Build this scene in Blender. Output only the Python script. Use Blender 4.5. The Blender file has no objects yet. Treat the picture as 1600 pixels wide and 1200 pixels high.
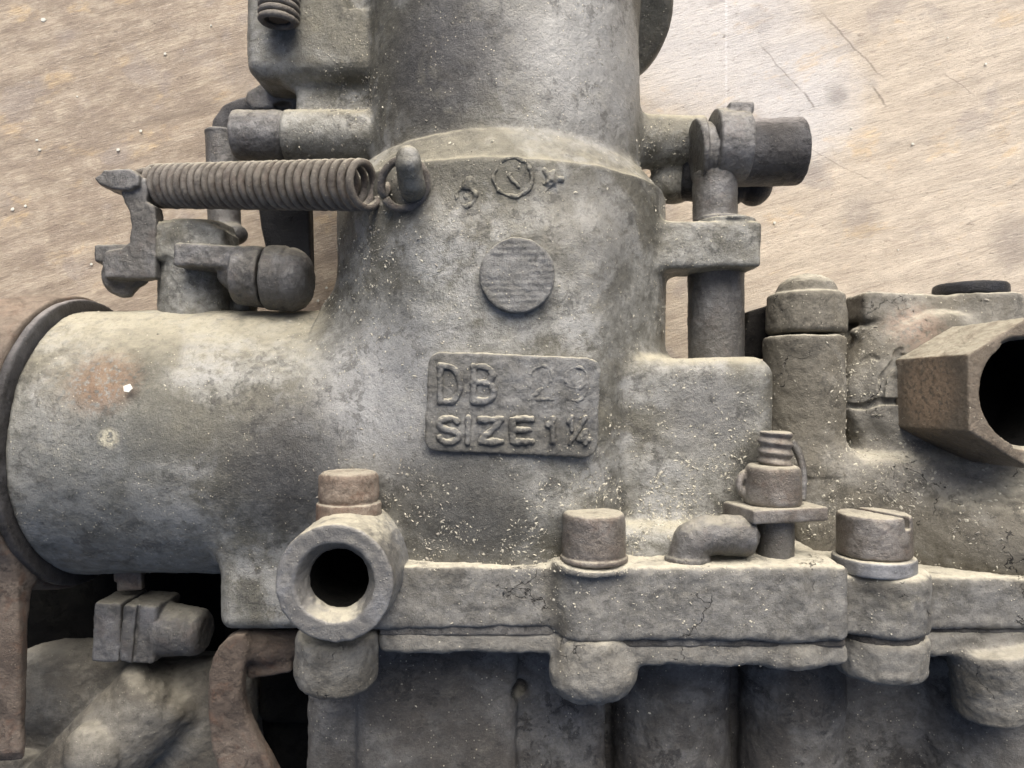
import bpy, math, random
import numpy as np
# ---------------------------------------------------------------- camera, sky, sun, exposure
SC = bpy.context.scene
COL = SC.collection
S = 0.01                      # modelling unit -> scene unit
D = 1150.0                    # camera height above the z = 0 plane (modelling units)
BOARD_Z = -275.0
cam_d = bpy.data.cameras.new('camera')
cam_d.sensor_width = 36.0
cam_d.lens = 36.0 * D / 1600.0
cam_d.clip_start = 0.1
cam_d.clip_end = 500
cam_d.dof.use_dof = True
cam_d.dof.focus_distance = (D - 235) * S
cam_d.dof.aperture_fstop = 1.1
cam = bpy.data.objects.new('camera', cam_d)
COL.objects.link(cam)
cam.location = (0, 0, D * S)
SC.camera = cam

SUN_EL, SUN_AZ = 35.0, 8.0    # degrees; azimuth measured from +Y towards +X
W = bpy.data.worlds.new('World'); SC.world = W; W.use_nodes = True
wn = W.node_tree
sky = wn.nodes.new('ShaderNodeTexSky'); sky.sky_type = 'NISHITA'; sky.sun_disc = False
sky.sun_elevation = math.radians(SUN_EL); sky.sun_rotation = math.radians(SUN_AZ)
sky.air_density = 0.6; sky.dust_density = 6.0; sky.ozone_density = 0.3
bg = wn.nodes['Background']; bg.inputs['Strength'].default_value = 0.09
wn.links.new(sky.outputs['Color'], bg.inputs['Color'])
sd = bpy.data.lights.new('sun', 'SUN'); sd.energy = 2.0; sd.angle = math.radians(55); sd.color = (1, 0.98, 0.935)
sun = bpy.data.objects.new('sun', sd); COL.objects.link(sun)
sun.rotation_euler = (-math.radians(90 - SUN_EL), 0, -math.radians(SUN_AZ))
sun.location = (0, 10, 20)
SC.view_settings.view_transform = 'Standard'; SC.view_settings.look = 'None'
SC.view_settings.exposure = 1.12; SC.view_settings.gamma = 1.0
SC.render.engine = 'CYCLES'
SC.cycles.use_denoising = True
SC.cycles.max_bounces = 6

# ---------------------------------------------------------------- materials
def mat(name):
    m = bpy.data.materials.new(name); m.use_nodes = True
    nt = m.node_tree
    b = nt.nodes['Principled BSDF']
    return m, nt, b
class N:
    def __init__(s, nt):
        s.nt = nt
        tc = nt.nodes.new('ShaderNodeTexCoord'); s.co = tc.outputs['Object']
        g = nt.nodes.new('ShaderNodeNewGeometry'); s.nrm = g.outputs['Normal']; s.pnt = g.outputs['Pointiness']
    def link(s, a, b):
        if isinstance(a, (int, float)): b.default_value = a
        elif isinstance(a, tuple): b.default_value = (*a, 1.0) if len(a) == 3 and len(b.default_value) == 4 else a
        else: s.nt.links.new(a, b)
    def noise(s, scale, detail=6, rough=0.6, dist=0.0, off=(0, 0, 0), sc=(1, 1, 1), rot=(0, 0, 0)):
        mp = s.nt.nodes.new('ShaderNodeMapping'); s.nt.links.new(s.co, mp.inputs[0])
        mp.inputs['Location'].default_value = off; mp.inputs['Scale'].default_value = sc
        if rot != (0, 0, 0):       # turn first, then stretch
            m0 = s.nt.nodes.new('ShaderNodeMapping'); m0.inputs['Rotation'].default_value = rot
            s.nt.links.new(s.co, m0.inputs[0]); s.nt.links.new(m0.outputs[0], mp.inputs[0])
        n = s.nt.nodes.new('ShaderNodeTexNoise'); s.nt.links.new(mp.outputs[0], n.inputs['Vector'])
        n.inputs['Scale'].default_value = scale; n.inputs['Detail'].default_value = detail
        n.inputs['Roughness'].default_value = rough; n.inputs['Distortion'].default_value = dist
        return n.outputs['Fac']
    def vor(s, scale, feature='F1', out='Distance', off=(0, 0, 0), sc=(1, 1, 1), warp=0.0, rot=(0, 0, 0)):
        mp = s.nt.nodes.new('ShaderNodeMapping'); mp.inputs['Location'].default_value = off; mp.inputs['Scale'].default_value = sc
        mp.inputs['Rotation'].default_value = rot
        src = s.co
        if warp:
            n = s.nt.nodes.new('ShaderNodeTexNoise'); s.nt.links.new(s.co, n.inputs['Vector']); n.inputs['Scale'].default_value = 3.0
            n.inputs['Detail'].default_value = 4
            v = s.nt.nodes.new('ShaderNodeVectorMath'); v.operation = 'MULTIPLY_ADD'
            s.nt.links.new(n.outputs['Color'], v.inputs[0]); v.inputs[1].default_value = (warp,) * 3; s.nt.links.new(s.co, v.inputs[2])
            src = v.outputs[0]
        s.nt.links.new(src, mp.inputs[0])
        t = s.nt.nodes.new('ShaderNodeTexVoronoi'); t.feature = feature; t.inputs['Scale'].default_value = scale
        s.nt.links.new(mp.outputs[0], t.inputs['Vector'])
        return t.outputs[out]
    def ramp(s, x, a, b, lo=0.0, hi=1.0):
        r = s.nt.nodes.new('ShaderNodeMapRange'); r.interpolation_type = 'SMOOTHSTEP'
        s.link(x, r.inputs['Value'])
        r.inputs['From Min'].default_value = min(a, b); r.inputs['From Max'].default_value = max(a, b)
        r.inputs['To Min'].default_value = lo if a < b else hi; r.inputs['To Max'].default_value = hi if a < b else lo
        return r.outputs['Result']
    def math(s, op, a, b=0.0, clamp=False):
        m = s.nt.nodes.new('ShaderNodeMath'); m.operation = op; m.use_clamp = clamp
        s.link(a, m.inputs[0]); s.link(b, m.inputs[1]); return m.outputs[0]
    def mul(s, a, b): return s.math('MULTIPLY', a, b)
    def add(s, a, b): return s.math('ADD', a, b)
    def mix(s, f, a, b):
        m = s.nt.nodes.new('ShaderNodeMix'); m.data_type = 'RGBA'
        s.link(f, m.inputs[0]); s.link(a, m.inputs[6]); s.link(b, m.inputs[7]); return m.outputs[2]
    def mixf(s, f, a, b):
        m = s.nt.nodes.new('ShaderNodeMix'); m.data_type = 'FLOAT'
        s.link(f, m.inputs[0]); s.link(a, m.inputs[2]); s.link(b, m.inputs[3]); return m.outputs[0]
    def axis(s, v, k):
        x = s.nt.nodes.new('ShaderNodeSeparateXYZ'); s.nt.links.new(v, x.inputs[0]); return x.outputs[k]
    def bump(s, h, strength, dist, prev=None):
        b = s.nt.nodes.new('ShaderNodeBump'); b.inputs['Strength'].default_value = strength; b.inputs['Distance'].default_value = dist
        s.link(h, b.inputs['Height'])
        if prev is not None: s.nt.links.new(prev, b.inputs['Normal'])
        return b.outputs['Normal']
    def dot(s, p, r, soft=0.5):
        """a smooth spot of colour round point p (modelling units), radius r"""
        v = s.nt.nodes.new('ShaderNodeVectorMath'); v.operation = 'DISTANCE'
        s.nt.links.new(s.co, v.inputs[0]); v.inputs[1].default_value = tuple(c * S for c in p)
        return s.ramp(v.outputs['Value'], r * S, r * S * soft)

def metal(name, dark, mid, pale, grime, dust=(0.50, 0.475, 0.385), dust_amt=0.85, patch=1.0, rough=0.62, metallic=0.0,
          bump=1.0, specks=1.0, rust=0.0, crack=0.0, off=0.0, spec=0.4, micro=0.7, stains_glints=(), oxide=None, zones=()):
    m, nt, b = mat(name); n = N(nt); o = (off, off * 1.7, off * 0.6)
    big = n.noise(0.55, 7, 0.62, 0.4, o)
    fine = n.noise(5.0, 8, 0.78, 0.3, o)
    flak = n.noise(3.6, 9, 0.76, 0.35, (o[0] + 3, o[1], o[2]))
    grain = n.noise(30, 4, 0.7, 0.0, o)
    c = n.mix(n.ramp(fine, 0.33, 0.66), mid, pale)
    c = n.mix(n.mul(n.ramp(big, 0.43, 0.56), 0.8), c, grime)
    if oxide:
        ox = n.mul(n.ramp(n.noise(0.9, 6, 0.6, 0.5, (o[0] + 9, 2, 4)), 0.50, 0.63), n.ramp(fine, 0.36, 0.52))
        c = n.mix(n.mul(ox, 0.6), c, oxide)
    for (p, r, colr, amt) in zones:          # broad grease / oxide zones and a highlight painted into the colour
        z = n.dot(p, r, 0.15)
        z = n.mul(z, n.ramp(n.add(n.mul(flak, 0.6), n.mul(z, 0.4)), 0.32, 0.64))
        c = n.mix(n.mul(z, amt), c, colr)
    pm = n.ramp(flak, 0.53, 0.575)
    pm = n.mul(pm, n.ramp(n.noise(0.9, 5, 0.6, 0.0, (o[0] + 6, 1, 2)), 0.42, 0.56))
    c = n.mix(n.mul(pm, 0.72 * patch), c, dark)
    c = n.mix(n.mul(n.ramp(grain, 0.55, 0.72), 0.5), c, dark)
    c = n.mix(n.mul(n.ramp(grain, 0.45, 0.30), 0.30), c, pale)
    if rust:
        rm = n.ramp(n.noise(3.2, 8, 0.7, 0.6, (o[0] + 1, 5, 5)), 0.50, 0.66)
        c = n.mix(n.mul(rm, rust), c, (0.13, 0.062, 0.035))
    for (p, r, colr, amt) in stains_glints:
        st = n.mul(n.dot(p, r, 0.35), n.ramp(n.noise(14, 6, 0.7), 0.38, 0.52))
        c = n.mix(n.mul(st, amt), c, colr)
    # dust settled on the faces that looked up while it stood upright (+Y)
    ny = n.axis(n.nrm, 1)
    d1 = n.mul(n.ramp(ny, 0.45, 0.97), n.ramp(n.noise(3.5, 8, 0.7, 0.3, (o[0] + 2, 8, 1)), 0.22, 0.55))
    d2 = n.mul(n.ramp(n.noise(1.6, 12, 0.78, 0.3, (o[0] + 5, 3, 3)), 0.52, 0.70), 0.26)
    d2 = n.mul(d2, n.ramp(ny, -0.6, 0.1))
    d = n.math('MULTIPLY', n.math('MAXIMUM', d1, d2), dust_amt, True)
    c = n.mix(d, c, dust)
    sp = None
    if specks:
        v = n.vor(13, off=o); vc = n.vor(13, out='Color', off=o)
        sp = n.mul(n.ramp(v, 0.17, 0.11), n.ramp(n.axis(vc, 0), 0.93, 0.95))
        v2 = n.vor(30, off=o); vc2 = n.vor(30, out='Color', off=o)
        sp2 = n.mul(n.ramp(v2, 0.36, 0.22), n.ramp(n.axis(vc2, 0), 0.93, 0.95))
        sp = n.math('MAXIMUM', sp, sp2)
        sp = n.mul(sp, n.ramp(n.noise(1.6, 5, 0.6, 0, (2, 2, o[0])), 0.42, 0.56))
        c = n.mix(n.mul(sp, 0.65 * specks), c, (0.62, 0.58, 0.46))
    rub = n.mul(n.ramp(n.pnt, 0.525, 0.60), n.ramp(fine, 0.36, 0.56))      # edges rubbed bare and dusty
    c = n.mix(n.mul(rub, 0.55 * min(1.0, dust_amt)), c, n.mix(0.55, pale, dust))
    ck = None
    gritty = n.noise(13, 9, 0.82, 0.0, (o[0], 4, 4))
    c = n.mix(n.mul(n.ramp(gritty, 0.50, 0.33), 0.62 * micro), c, dark)
    c = n.mix(n.mul(n.ramp(gritty, 0.56, 0.72), 0.40 * micro), c, n.mix(0.5, pale, dust))
    if crack:
        e = n.vor(0.95, 'DISTANCE_TO_EDGE', off=o, warp=0.9)
        ck = n.mul(n.ramp(e, 0.010, 0.003), n.ramp(n.noise(1.3, 5, 0.6, 0, (7, o[0], 3)), 0.54, 0.60))
        c = n.mix(n.mul(ck, 0.9 * crack), c, (0.012, 0.011, 0.01))
    nt.links.new(c, b.inputs['Base Color'])
    r = n.mixf(d, n.mixf(n.ramp(fine, 0.3, 0.7), rough - 0.10, rough + 0.12), 0.95)
    nt.links.new(r, b.inputs['Roughness'])
    b.inputs['Metallic'].default_value = metallic
    b.inputs['Specular IOR Level'].default_value = spec
    bn = n.bump(n.add(n.mul(pm, 0.55), n.mul(fine, 1.0)), 0.7 * bump, 0.06)
    bn = n.bump(gritty, 0.6 * bump, 0.05, bn)
    bn = n.bump(n.add(grain, n.mul(n.noise(75, 2, 0.6), 0.6)), 0.6 * bump, 0.024, bn)
    if sp is not None: bn = n.bump(sp, 0.7, 0.03, bn)
    if ck is not None: bn = n.bump(n.math('SUBTRACT', 1.0, ck), 1.0, 0.05, bn)
    nt.links.new(bn, b.inputs['Normal'])
    return m

M = {}
RU = (0.15, 0.095, 0.068)
M['cast'] = metal('weathered_cast_alloy', (0.050, 0.049, 0.046), (0.152, 0.151, 0.133), (0.305, 0.306, 0.285), (0.098, 0.093, 0.072),
    oxide=(0.34, 0.345, 0.335), patch=0.7, metallic=0.45, rough=0.46, bump=0.62, micro=0.6, dust=(0.455, 0.43, 0.335),
    stains_glints=[((-540, 14, 195), 66, RU, 1.0), ((-560, 24, 190), 95, (0.33, 0.27, 0.18), 0.2), ((-275, 45, 190), 26, (0.62, 0.58, 0.40), 0.9),
            ((-520, -70, 200), 18, (0.6, 0.56, 0.42), 0.7)],
    zones=[((-150, -20, 200), 200, (0.39, 0.396, 0.392), 0.85), ((110, 430, 170), 220, (0.34, 0.345, 0.34), 0.8), ((-90, 430, 190), 190, (0.06, 0.06, 0.064), 0.85),  # palest zone paints the bright highlight left of the plate
           ((-560, -110, 180), 230, (0.155, 0.16, 0.15), 0.6), ((100, 180, 220), 150, (0.21, 0.21, 0.198), 0.5), ((250, -40, 200), 110, (0.185, 0.185, 0.178), 0.7),
           ((-290, -110, 160), 170, (0.065, 0.065, 0.067), 0.8), ((-60, -150, 240), 170, (0.07, 0.069, 0.064), 0.85), ((-120, 250, 220), 80, (0.10, 0.095, 0.08), 0.6)])
M['plate'] = metal('plate_alloy', (0.045, 0.045, 0.045), (0.140, 0.140, 0.132), (0.24, 0.243, 0.238), (0.095, 0.092, 0.08), off=3.1, patch=0.5, dust_amt=0.9, metallic=0.3, bump=0.8)
M['cover'] = metal('cover_alloy', (0.038, 0.036, 0.033), (0.118, 0.115, 0.104), (0.215, 0.213, 0.20), (0.078, 0.073, 0.06), off=5.3, crack=0.7, dust=(0.53, 0.505, 0.41), bump=0.6, metallic=0.25, micro=0.5, patch=0.5)
M['lip'] = metal('grimy_lip_alloy', (0.040, 0.038, 0.034), (0.13, 0.125, 0.11), (0.21, 0.205, 0.185), (0.088, 0.082, 0.067), off=5.3, crack=0.8, dust_amt=0.45, bump=0.7, micro=0.5, patch=0.5)
M['base'] = metal('grimy_base_alloy', (0.035, 0.033, 0.029), (0.105, 0.099, 0.084), (0.175, 0.168, 0.148), (0.068, 0.061, 0.048), off=6.9, dust_amt=0.28, bump=0.7, micro=0.5, specks=0.4, patch=0.6)
M['bowl'] = metal('grimy_bowl_alloy', (0.032, 0.030, 0.028), (0.092, 0.088, 0.080), (0.175, 0.172, 0.163), (0.056, 0.050, 0.043), off=7.7, dust_amt=0.6)
M['pump'] = metal('pump_alloy', (0.05, 0.047, 0.040), (0.150, 0.143, 0.122), (0.24, 0.232, 0.205), (0.108, 0.098, 0.075), off=2.2, crack=1.0, bump=0.75, micro=0.5, patch=0.7, dust_amt=0.65, dust=(0.52, 0.495, 0.40), stains_glints=[((590, 72, 60), 60, (0.30, 0.22, 0.17), 0.8)])
M['steel'] = metal('dull_steel', (0.035, 0.035, 0.036), (0.115, 0.114, 0.112), (0.20, 0.20, 0.20), (0.09, 0.086, 0.078), off=4.4, rust=0.10, dust_amt=0.5, rough=0.42, metallic=0.5, bump=0.6, specks=0.3, patch=0.5)
M['screw'] = metal('screw_steel', (0.05, 0.045, 0.04), (0.165, 0.153, 0.138), (0.27, 0.257, 0.24), (0.135, 0.115, 0.095), off=6.1, rust=0.22, dust_amt=0.75, rough=0.40, metallic=0.5, bump=0.6, specks=0.3, patch=0.4)
M['rustscrew'] = metal('rusted_screw_steel', (0.05, 0.04, 0.033), (0.175, 0.138, 0.108), (0.29, 0.245, 0.20), (0.14, 0.10, 0.075), off=1.3, rust=0.45, dust_amt=0.6, rough=0.5, specks=0.3, patch=0.5)
M['spring'] = metal('spring_wire', (0.035, 0.03, 0.027), (0.115, 0.103, 0.092), (0.19, 0.174, 0.16), (0.10, 0.085, 0.07), off=8.8, rust=0.22, dust_amt=0.75, rough=0.6, patch=0.5, specks=0.5)
M['rust'] = metal('rusty_iron', (0.038, 0.029, 0.023), (0.096, 0.075, 0.059), (0.160, 0.132, 0.107), (0.07, 0.053, 0.041), off=1.9, rust=0.4, dust_amt=0.5, specks=0.25, dust=(0.4, 0.33, 0.26))
M['darksteel'] = metal('dark_oiled_steel', (0.012, 0.012, 0.014), (0.042, 0.042, 0.045), (0.09, 0.09, 0.094), (0.035, 0.032, 0.03), off=9.4, dust_amt=0.75, rough=0.42, specks=0.2, dust=(0.36, 0.34, 0.33))
M['black'] = metal('black_rubber_oil', (0.005, 0.005, 0.007), (0.010, 0.012, 0.018), (0.018, 0.021, 0.030), (0.008, 0.009, 0.012), off=3.9, dust_amt=0.08, micro=0.2, rough=0.42, specks=0.0)
M['ring'] = metal('scraped_ring_metal', (0.08, 0.082, 0.085), (0.185, 0.189, 0.194), (0.29, 0.295, 0.30), (0.14, 0.135, 0.122), off=0.7, dust_amt=0.75, metallic=0.45, rough=0.40, bump=0.45, micro=0.45, specks=0.3, dust=(0.55, 0.52, 0.41), patch=0.6)
M['brass'] = metal('dull_brass', (0.09, 0.065, 0.04), (0.20, 0.165, 0.125), (0.29, 0.25, 0.20), (0.15, 0.125, 0.095), off=5.9, dust_amt=0.8, rough=0.42, metallic=0.35, patch=0.3,
    stains_glints=[((560, -10, 160), 70, (0.42, 0.31, 0.215), 0.7)])  # bare brass patch with its warm reflection painted into the colour
M['bore'] = metal('deep_shade_black', (0.003, 0.003, 0.003), (0.005, 0.005, 0.005), (0.008, 0.008, 0.007), (0.004, 0.004, 0.004), off=2.9, rough=0.85, spec=0.05, micro=0.0, dust_amt=0.0, specks=0.0)  # shade deep in holes and gaps, painted as near-black colour
M['soot'] = metal('oily_soot', (0.004, 0.004, 0.005), (0.011, 0.010, 0.010), (0.02, 0.019, 0.018), (0.010, 0.009, 0.008), off=6.6, rough=0.8, spec=0.12, dust_amt=0.1, specks=0.2)

def flat(name, colr, rough=0.9):
    m, nt, b = mat(name); n = N(nt)
    c = n.mix(n.ramp(n.noise(25, 5, 0.7), 0.3, 0.7), tuple(x * 0.8 for x in colr), colr)
    nt.links.new(c, b.inputs['Base Color']); b.inputs['Roughness'].default_value = rough
    return m
M['crumb'] = flat('pale_dust_crumb', (0.44, 0.42, 0.345))
M['crumb2'] = flat('grey_grit', (0.26, 0.245, 0.21))
M['chip'] = flat('white_paint_chip', (0.66, 0.66, 0.59))

def board_material():
    m, nt, b = mat('weathered_wood'); n = N(nt)
    R = (0, 0, math.radians(-17))
    streak = n.noise(2.6, 12, 0.76, 0.15, (0, 0, 0), (0.30, 2.0, 1), R)
    fibre = n.noise(12.0, 8, 0.78, 0.1, (3, 1, 0), (0.14, 2.4, 1), R)
    blot = n.noise(0.42, 8, 0.66, 0.5, (1.5, 4.2, 0))
    mott = n.noise(3.0, 11, 0.75, 0.4)
    c = n.mix(n.ramp(streak, 0.34, 0.68), (0.245, 0.197, 0.148), (0.46, 0.392, 0.302))
    c = n.mix(n.mul(n.ramp(mott, 0.44, 0.64), 0.6), c, (0.235, 0.188, 0.15))
    cloud = n.noise(1.7, 9, 0.72, 0.6, (5, 5, 0), (0.8, 1.25, 1), R)
    c = n.mix(n.mul(n.ramp(cloud, 0.47, 0.60), 0.6), c, (0.235, 0.19, 0.148))
    c = n.mix(n.mul(n.ramp(cloud, 0.46, 0.34), 0.4), c, (0.50, 0.43, 0.34))
    c = n.mix(n.mul(n.ramp(fibre, 0.56, 0.72), 0.5), c, (0.56, 0.49, 0.38))
    x = n.axis(n.co, 0); y = n.axis(n.co, 1)
    # the board is more worn and bleached towards one side, oil-browned towards the other
    worn = n.ramp(n.add(n.mul(x, 0.11), n.add(n.mul(y, 0.05), n.mul(blot, 1.1))), 0.1, 1.5)
    c = n.mix(n.mul(worn, 0.55), c, n.mix(n.ramp(streak, 0.3, 0.7), (0.52, 0.457, 0.37), (0.70, 0.63, 0.52)))
    sheen = n.math('MAXIMUM', n.dot((380, 700, BOARD_Z), 330, 0.2), n.dot((520, 560, BOARD_Z), 260, 0.2))  # bluish sky sheen on the board, painted into its colour
    sheen = n.mul(sheen, n.ramp(n.add(n.mul(mott, 0.55), n.mul(sheen, 0.45)), 0.34, 0.6))
    c = n.mix(n.mul(sheen, 0.62), c, (0.56, 0.57, 0.59))
    yel = n.mul(n.ramp(n.noise(1.15, 6, 0.65, 0.4, (9, 2, 0), (0.8, 1.3, 1), R), 0.56, 0.66), n.ramp(streak, 0.40, 0.56))
    c = n.mix(n.mul(yel, 0.38), c, (0.62, 0.44, 0.22))
    gr = n.ramp(n.noise(0.95, 6, 0.6, 0.3, (4, 7, 0)), 0.56, 0.66)
    c = n.mix(n.mul(gr, 0.35), c, (0.27, 0.245, 0.235))
    pits = n.mul(n.ramp(n.noise(6.5, 8, 0.75, 0.6, (2, 2, 0), (0.5, 1.6, 1), R), 0.60, 0.68), 0.6)
    c = n.mix(pits, c, (0.11, 0.085, 0.07))
    gf = n.noise(22, 6, 0.8, 0.0, (5, 1, 0), (0.22, 1.8, 1), R)
    for (u0, v0, u1, v1, wd, a) in ((1275, 8, 1392, 132, 2.0, .55), (1180, 60, 1262, 150, 1.5, .5), (1362, 130, 1388, 168, 2.6, .6), (1255, 140, 1275, 172, 2.4, .6), (1210, 205, 1400, 300, 1.3, .35), (1470, 110, 1530, 150, 1.4, .45),
                                   (150, 300, 330, 262, 1.2, .35), (60, 110, 200, 70, 1.2, .35), (1300, 330, 1560, 280, 1.2, .3), (210, 92, 395, 48, 1.2, .35), (20, 250, 120, 228, 1.4, .35), (1420, 420, 1590, 372, 1.2, .35)):
        a0, b0 = P(u0, v0, BOARD_Z) * S, P(u1, v1, BOARD_Z) * S; d = b0 - a0; L = float(np.linalg.norm(d)); d = d / L
        jit = n.mul(n.add(n.noise(2.5, 4, 0.6), -0.5), 0.16)
        al = n.add(n.add(n.mul(x, float(d[0])), n.mul(y, float(d[1]))), -float(a0[0] * d[0] + a0[1] * d[1]))
        ac = n.math('ABSOLUTE', n.add(n.add(n.add(n.mul(x, -float(d[1])), n.mul(y, float(d[0]))), float(a0[0] * d[1] - a0[1] * d[0])), jit))
        sm = n.mul(n.ramp(ac, wd * S * 1.4, wd * S * 0.3), n.mul(n.ramp(al, 0.0, L * .25), n.ramp(al, L, L * .75)))
        sm = n.mul(sm, n.ramp(gf, 0.35, 0.5))
        c = n.mix(n.mul(sm, a), c, (0.10, 0.083, 0.07))
    line = n.math('ABSOLUTE', n.add(x, -4.16 - 0.0))
    lm = n.mul(n.mul(n.ramp(line, 0.035, 0.012), n.ramp(y, 4.8, 6.0)), n.ramp(n.noise(7, 6, 0.7), 0.35, 0.5))
    c = n.mix(n.mul(lm, 0.28), c, (0.78, 0.78, 0.80))
    for (p, r, a) in (((508, 452, 0), 26, 0.6), ((470, 330, 0), 30, 0.45), ((790, 220, 0), 60, 0.5), ((545, 262, 0), 45, 0.5), ((-420, 480, 0), 40, 0.3)):
        c = n.mix(n.mul(n.dot((p[0] * 1.24, p[1] * 1.24, BOARD_Z), r * 1.3, 0.2), a * 0.8), c, (0.15, 0.135, 0.13))
    c = n.mix(n.mul(n.ramp(gf, 0.48, 0.32), 0.7), c, (0.20, 0.16, 0.135))
    c = n.mix(n.mul(n.ramp(gf, 0.53, 0.66), 0.5), c, (0.60, 0.535, 0.445))
    nt.links.new(c, b.inputs['Base Color'])
    b.inputs['Roughness'].default_value = 0.72
    b.inputs['Specular IOR Level'].default_value = 0.35
    h = n.add(n.add(n.mul(streak, 0.8), n.mul(fibre, 0.6)), n.mul(mott, 0.6))
    c_f = gf
    h = n.add(h, n.mul(c_f, 0.7))
    bn = n.bump(h, 0.42, 0.07)
    bn = n.bump(n.add(n.noise(34, 4, 0.7, 0, (0, 0, 0), (0.5, 1.4, 1), R), n.mul(pits, -1.2)), 0.4, 0.03, bn)
    nt.links.new(bn, b.inputs['Normal'])
    return m

# ---------------------------------------------------------------- signed-distance modelling kit (modelling units)
V = lambda *a: np.array(a, dtype=np.float32)
def P(u, v, z):
    """the place at depth z on the sight line through photo position (u, v)"""
    s = (D - z) / D
    return V((u - 800) * s, (600 - v) * s, z)
def hyp(a, b): return np.sqrt(a * a + b * b)
def frame(n, up=None):
    n = np.asarray(n, np.float32); n = n / np.linalg.norm(n)
    a = V(0, 0, 1) if up is None else np.asarray(up, np.float32)
    if abs(np.dot(a, n)) > 0.95: a = V(0, 1, 0)
    e1 = np.cross(a, n); e1 /= np.linalg.norm(e1); e2 = np.cross(n, e1)
    return e1, e2, n
def loc(x, y, z, c, e):
    dx, dy, dz = x - c[0], y - c[1], z - c[2]
    return [dx * k[0] + dy * k[1] + dz * k[2] for k in e]
def cyl(a, b, r0, r1=None, rd=3.0, rip=None):
    a = np.asarray(a, np.float32); b = np.asarray(b, np.float32); r1 = r0 if r1 is None else r1
    L = float(np.linalg.norm(b - a)); n = (b - a) / L; e = frame(n)
    cs = L / math.hypot(L, r1 - r0)
    def f(x, y, z):
        p, q, t = loc(x, y, z, a, e)
        rr = r0 + (r1 - r0) * np.clip(t / L, 0, 1)
        if rip: rr = rr + rip[0] * (2 * np.abs(((t / rip[1] + np.arctan2(q, p) / (2 * math.pi)) % 1.0) - 0.5) * 2 - 1)
        d0 = (hyp(p, q) - rr) * cs + rd; d1 = np.abs(t - L / 2) - L / 2 + rd
        return np.minimum(np.maximum(d0, d1), 0) + hyp(np.maximum(d0, 0), np.maximum(d1, 0)) - rd
    R = max(r0, r1) + (rip[0] if rip else 0); ext = R * np.sqrt(np.maximum(0, 1 - n * n)) + 1
    return f, np.minimum(a, b) - ext, np.maximum(a, b) + ext
def box(c, h, rd=4.0, e=None, taper=0.0):
    c = np.asarray(c, np.float32); h = np.asarray(h, np.float32)
    e = (V(1, 0, 0), V(0, 1, 0), V(0, 0, 1)) if e is None else e
    def f(x, y, z):
        q = loc(x, y, z, c, e)
        q = [np.abs(k) - hh + rd for k, hh in zip(q, h)]
        return np.minimum(np.maximum(q[0], np.maximum(q[1], q[2])), 0) + np.sqrt(sum(np.maximum(k, 0) ** 2 for k in q)) - rd
    ext = sum(np.abs(k) * hh for k, hh in zip(e, h)) + 1
    return f, c - ext, c + ext
def rot(ax, deg):
    a = math.radians(deg); c, s = math.cos(a), math.sin(a)
    m = {'x': [[1, 0, 0], [0, c, s], [0, -s, c]], 'y': [[c, 0, -s], [0, 1, 0], [s, 0, c]], 'z': [[c, s, 0], [-s, c, 0], [0, 0, 1]]}[ax]
    return [V(*k) for k in m]
def ell(c, r):
    c = np.asarray(c, np.float32); r = np.broadcast_to(np.asarray(r, np.float32), 3)
    def f(x, y, z):
        p = [(x - c[0]) / r[0], (y - c[1]) / r[1], (z - c[2]) / r[2]]
        k0 = np.sqrt(p[0] ** 2 + p[1] ** 2 + p[2] ** 2)
        k1 = np.sqrt((p[0] / r[0]) ** 2 + (p[1] / r[1]) ** 2 + (p[2] / r[2]) ** 2) + 1e-9
        return k0 * (k0 - 1) / k1
    return f, c - r - 1, c + r + 1
def tube(pts, r):
    pts = [np.asarray(p, np.float32) for p in pts]
    rs = [r] * len(pts) if np.isscalar(r) else r
    def f(x, y, z):
        d = None
        for i in range(len(pts) - 1):
            a, b = pts[i], pts[i + 1]; ab = b - a; L2 = max(float(ab @ ab), 1e-6)
            t = np.clip(((x - a[0]) * ab[0] + (y - a[1]) * ab[1] + (z - a[2]) * ab[2]) / L2, 0, 1)
            k = np.sqrt((x - a[0] - t * ab[0]) ** 2 + (y - a[1] - t * ab[1]) ** 2 + (z - a[2] - t * ab[2]) ** 2) - (rs[i] + (rs[i + 1] - rs[i]) * t)
            d = k if d is None else np.minimum(d, k)
        return d
    q = np.array(pts); R = max(rs) + 1
    return f, q.min(0) - R, q.max(0) + R
def torus(c, n, R, r):
    c = np.asarray(c, np.float32); e = frame(n)
    def f(x, y, z):
        p, q, t = loc(x, y, z, c, e); return hyp(hyp(p, q) - R, t) - r
    return f, c - R - r - 1, c + R + r + 1
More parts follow.
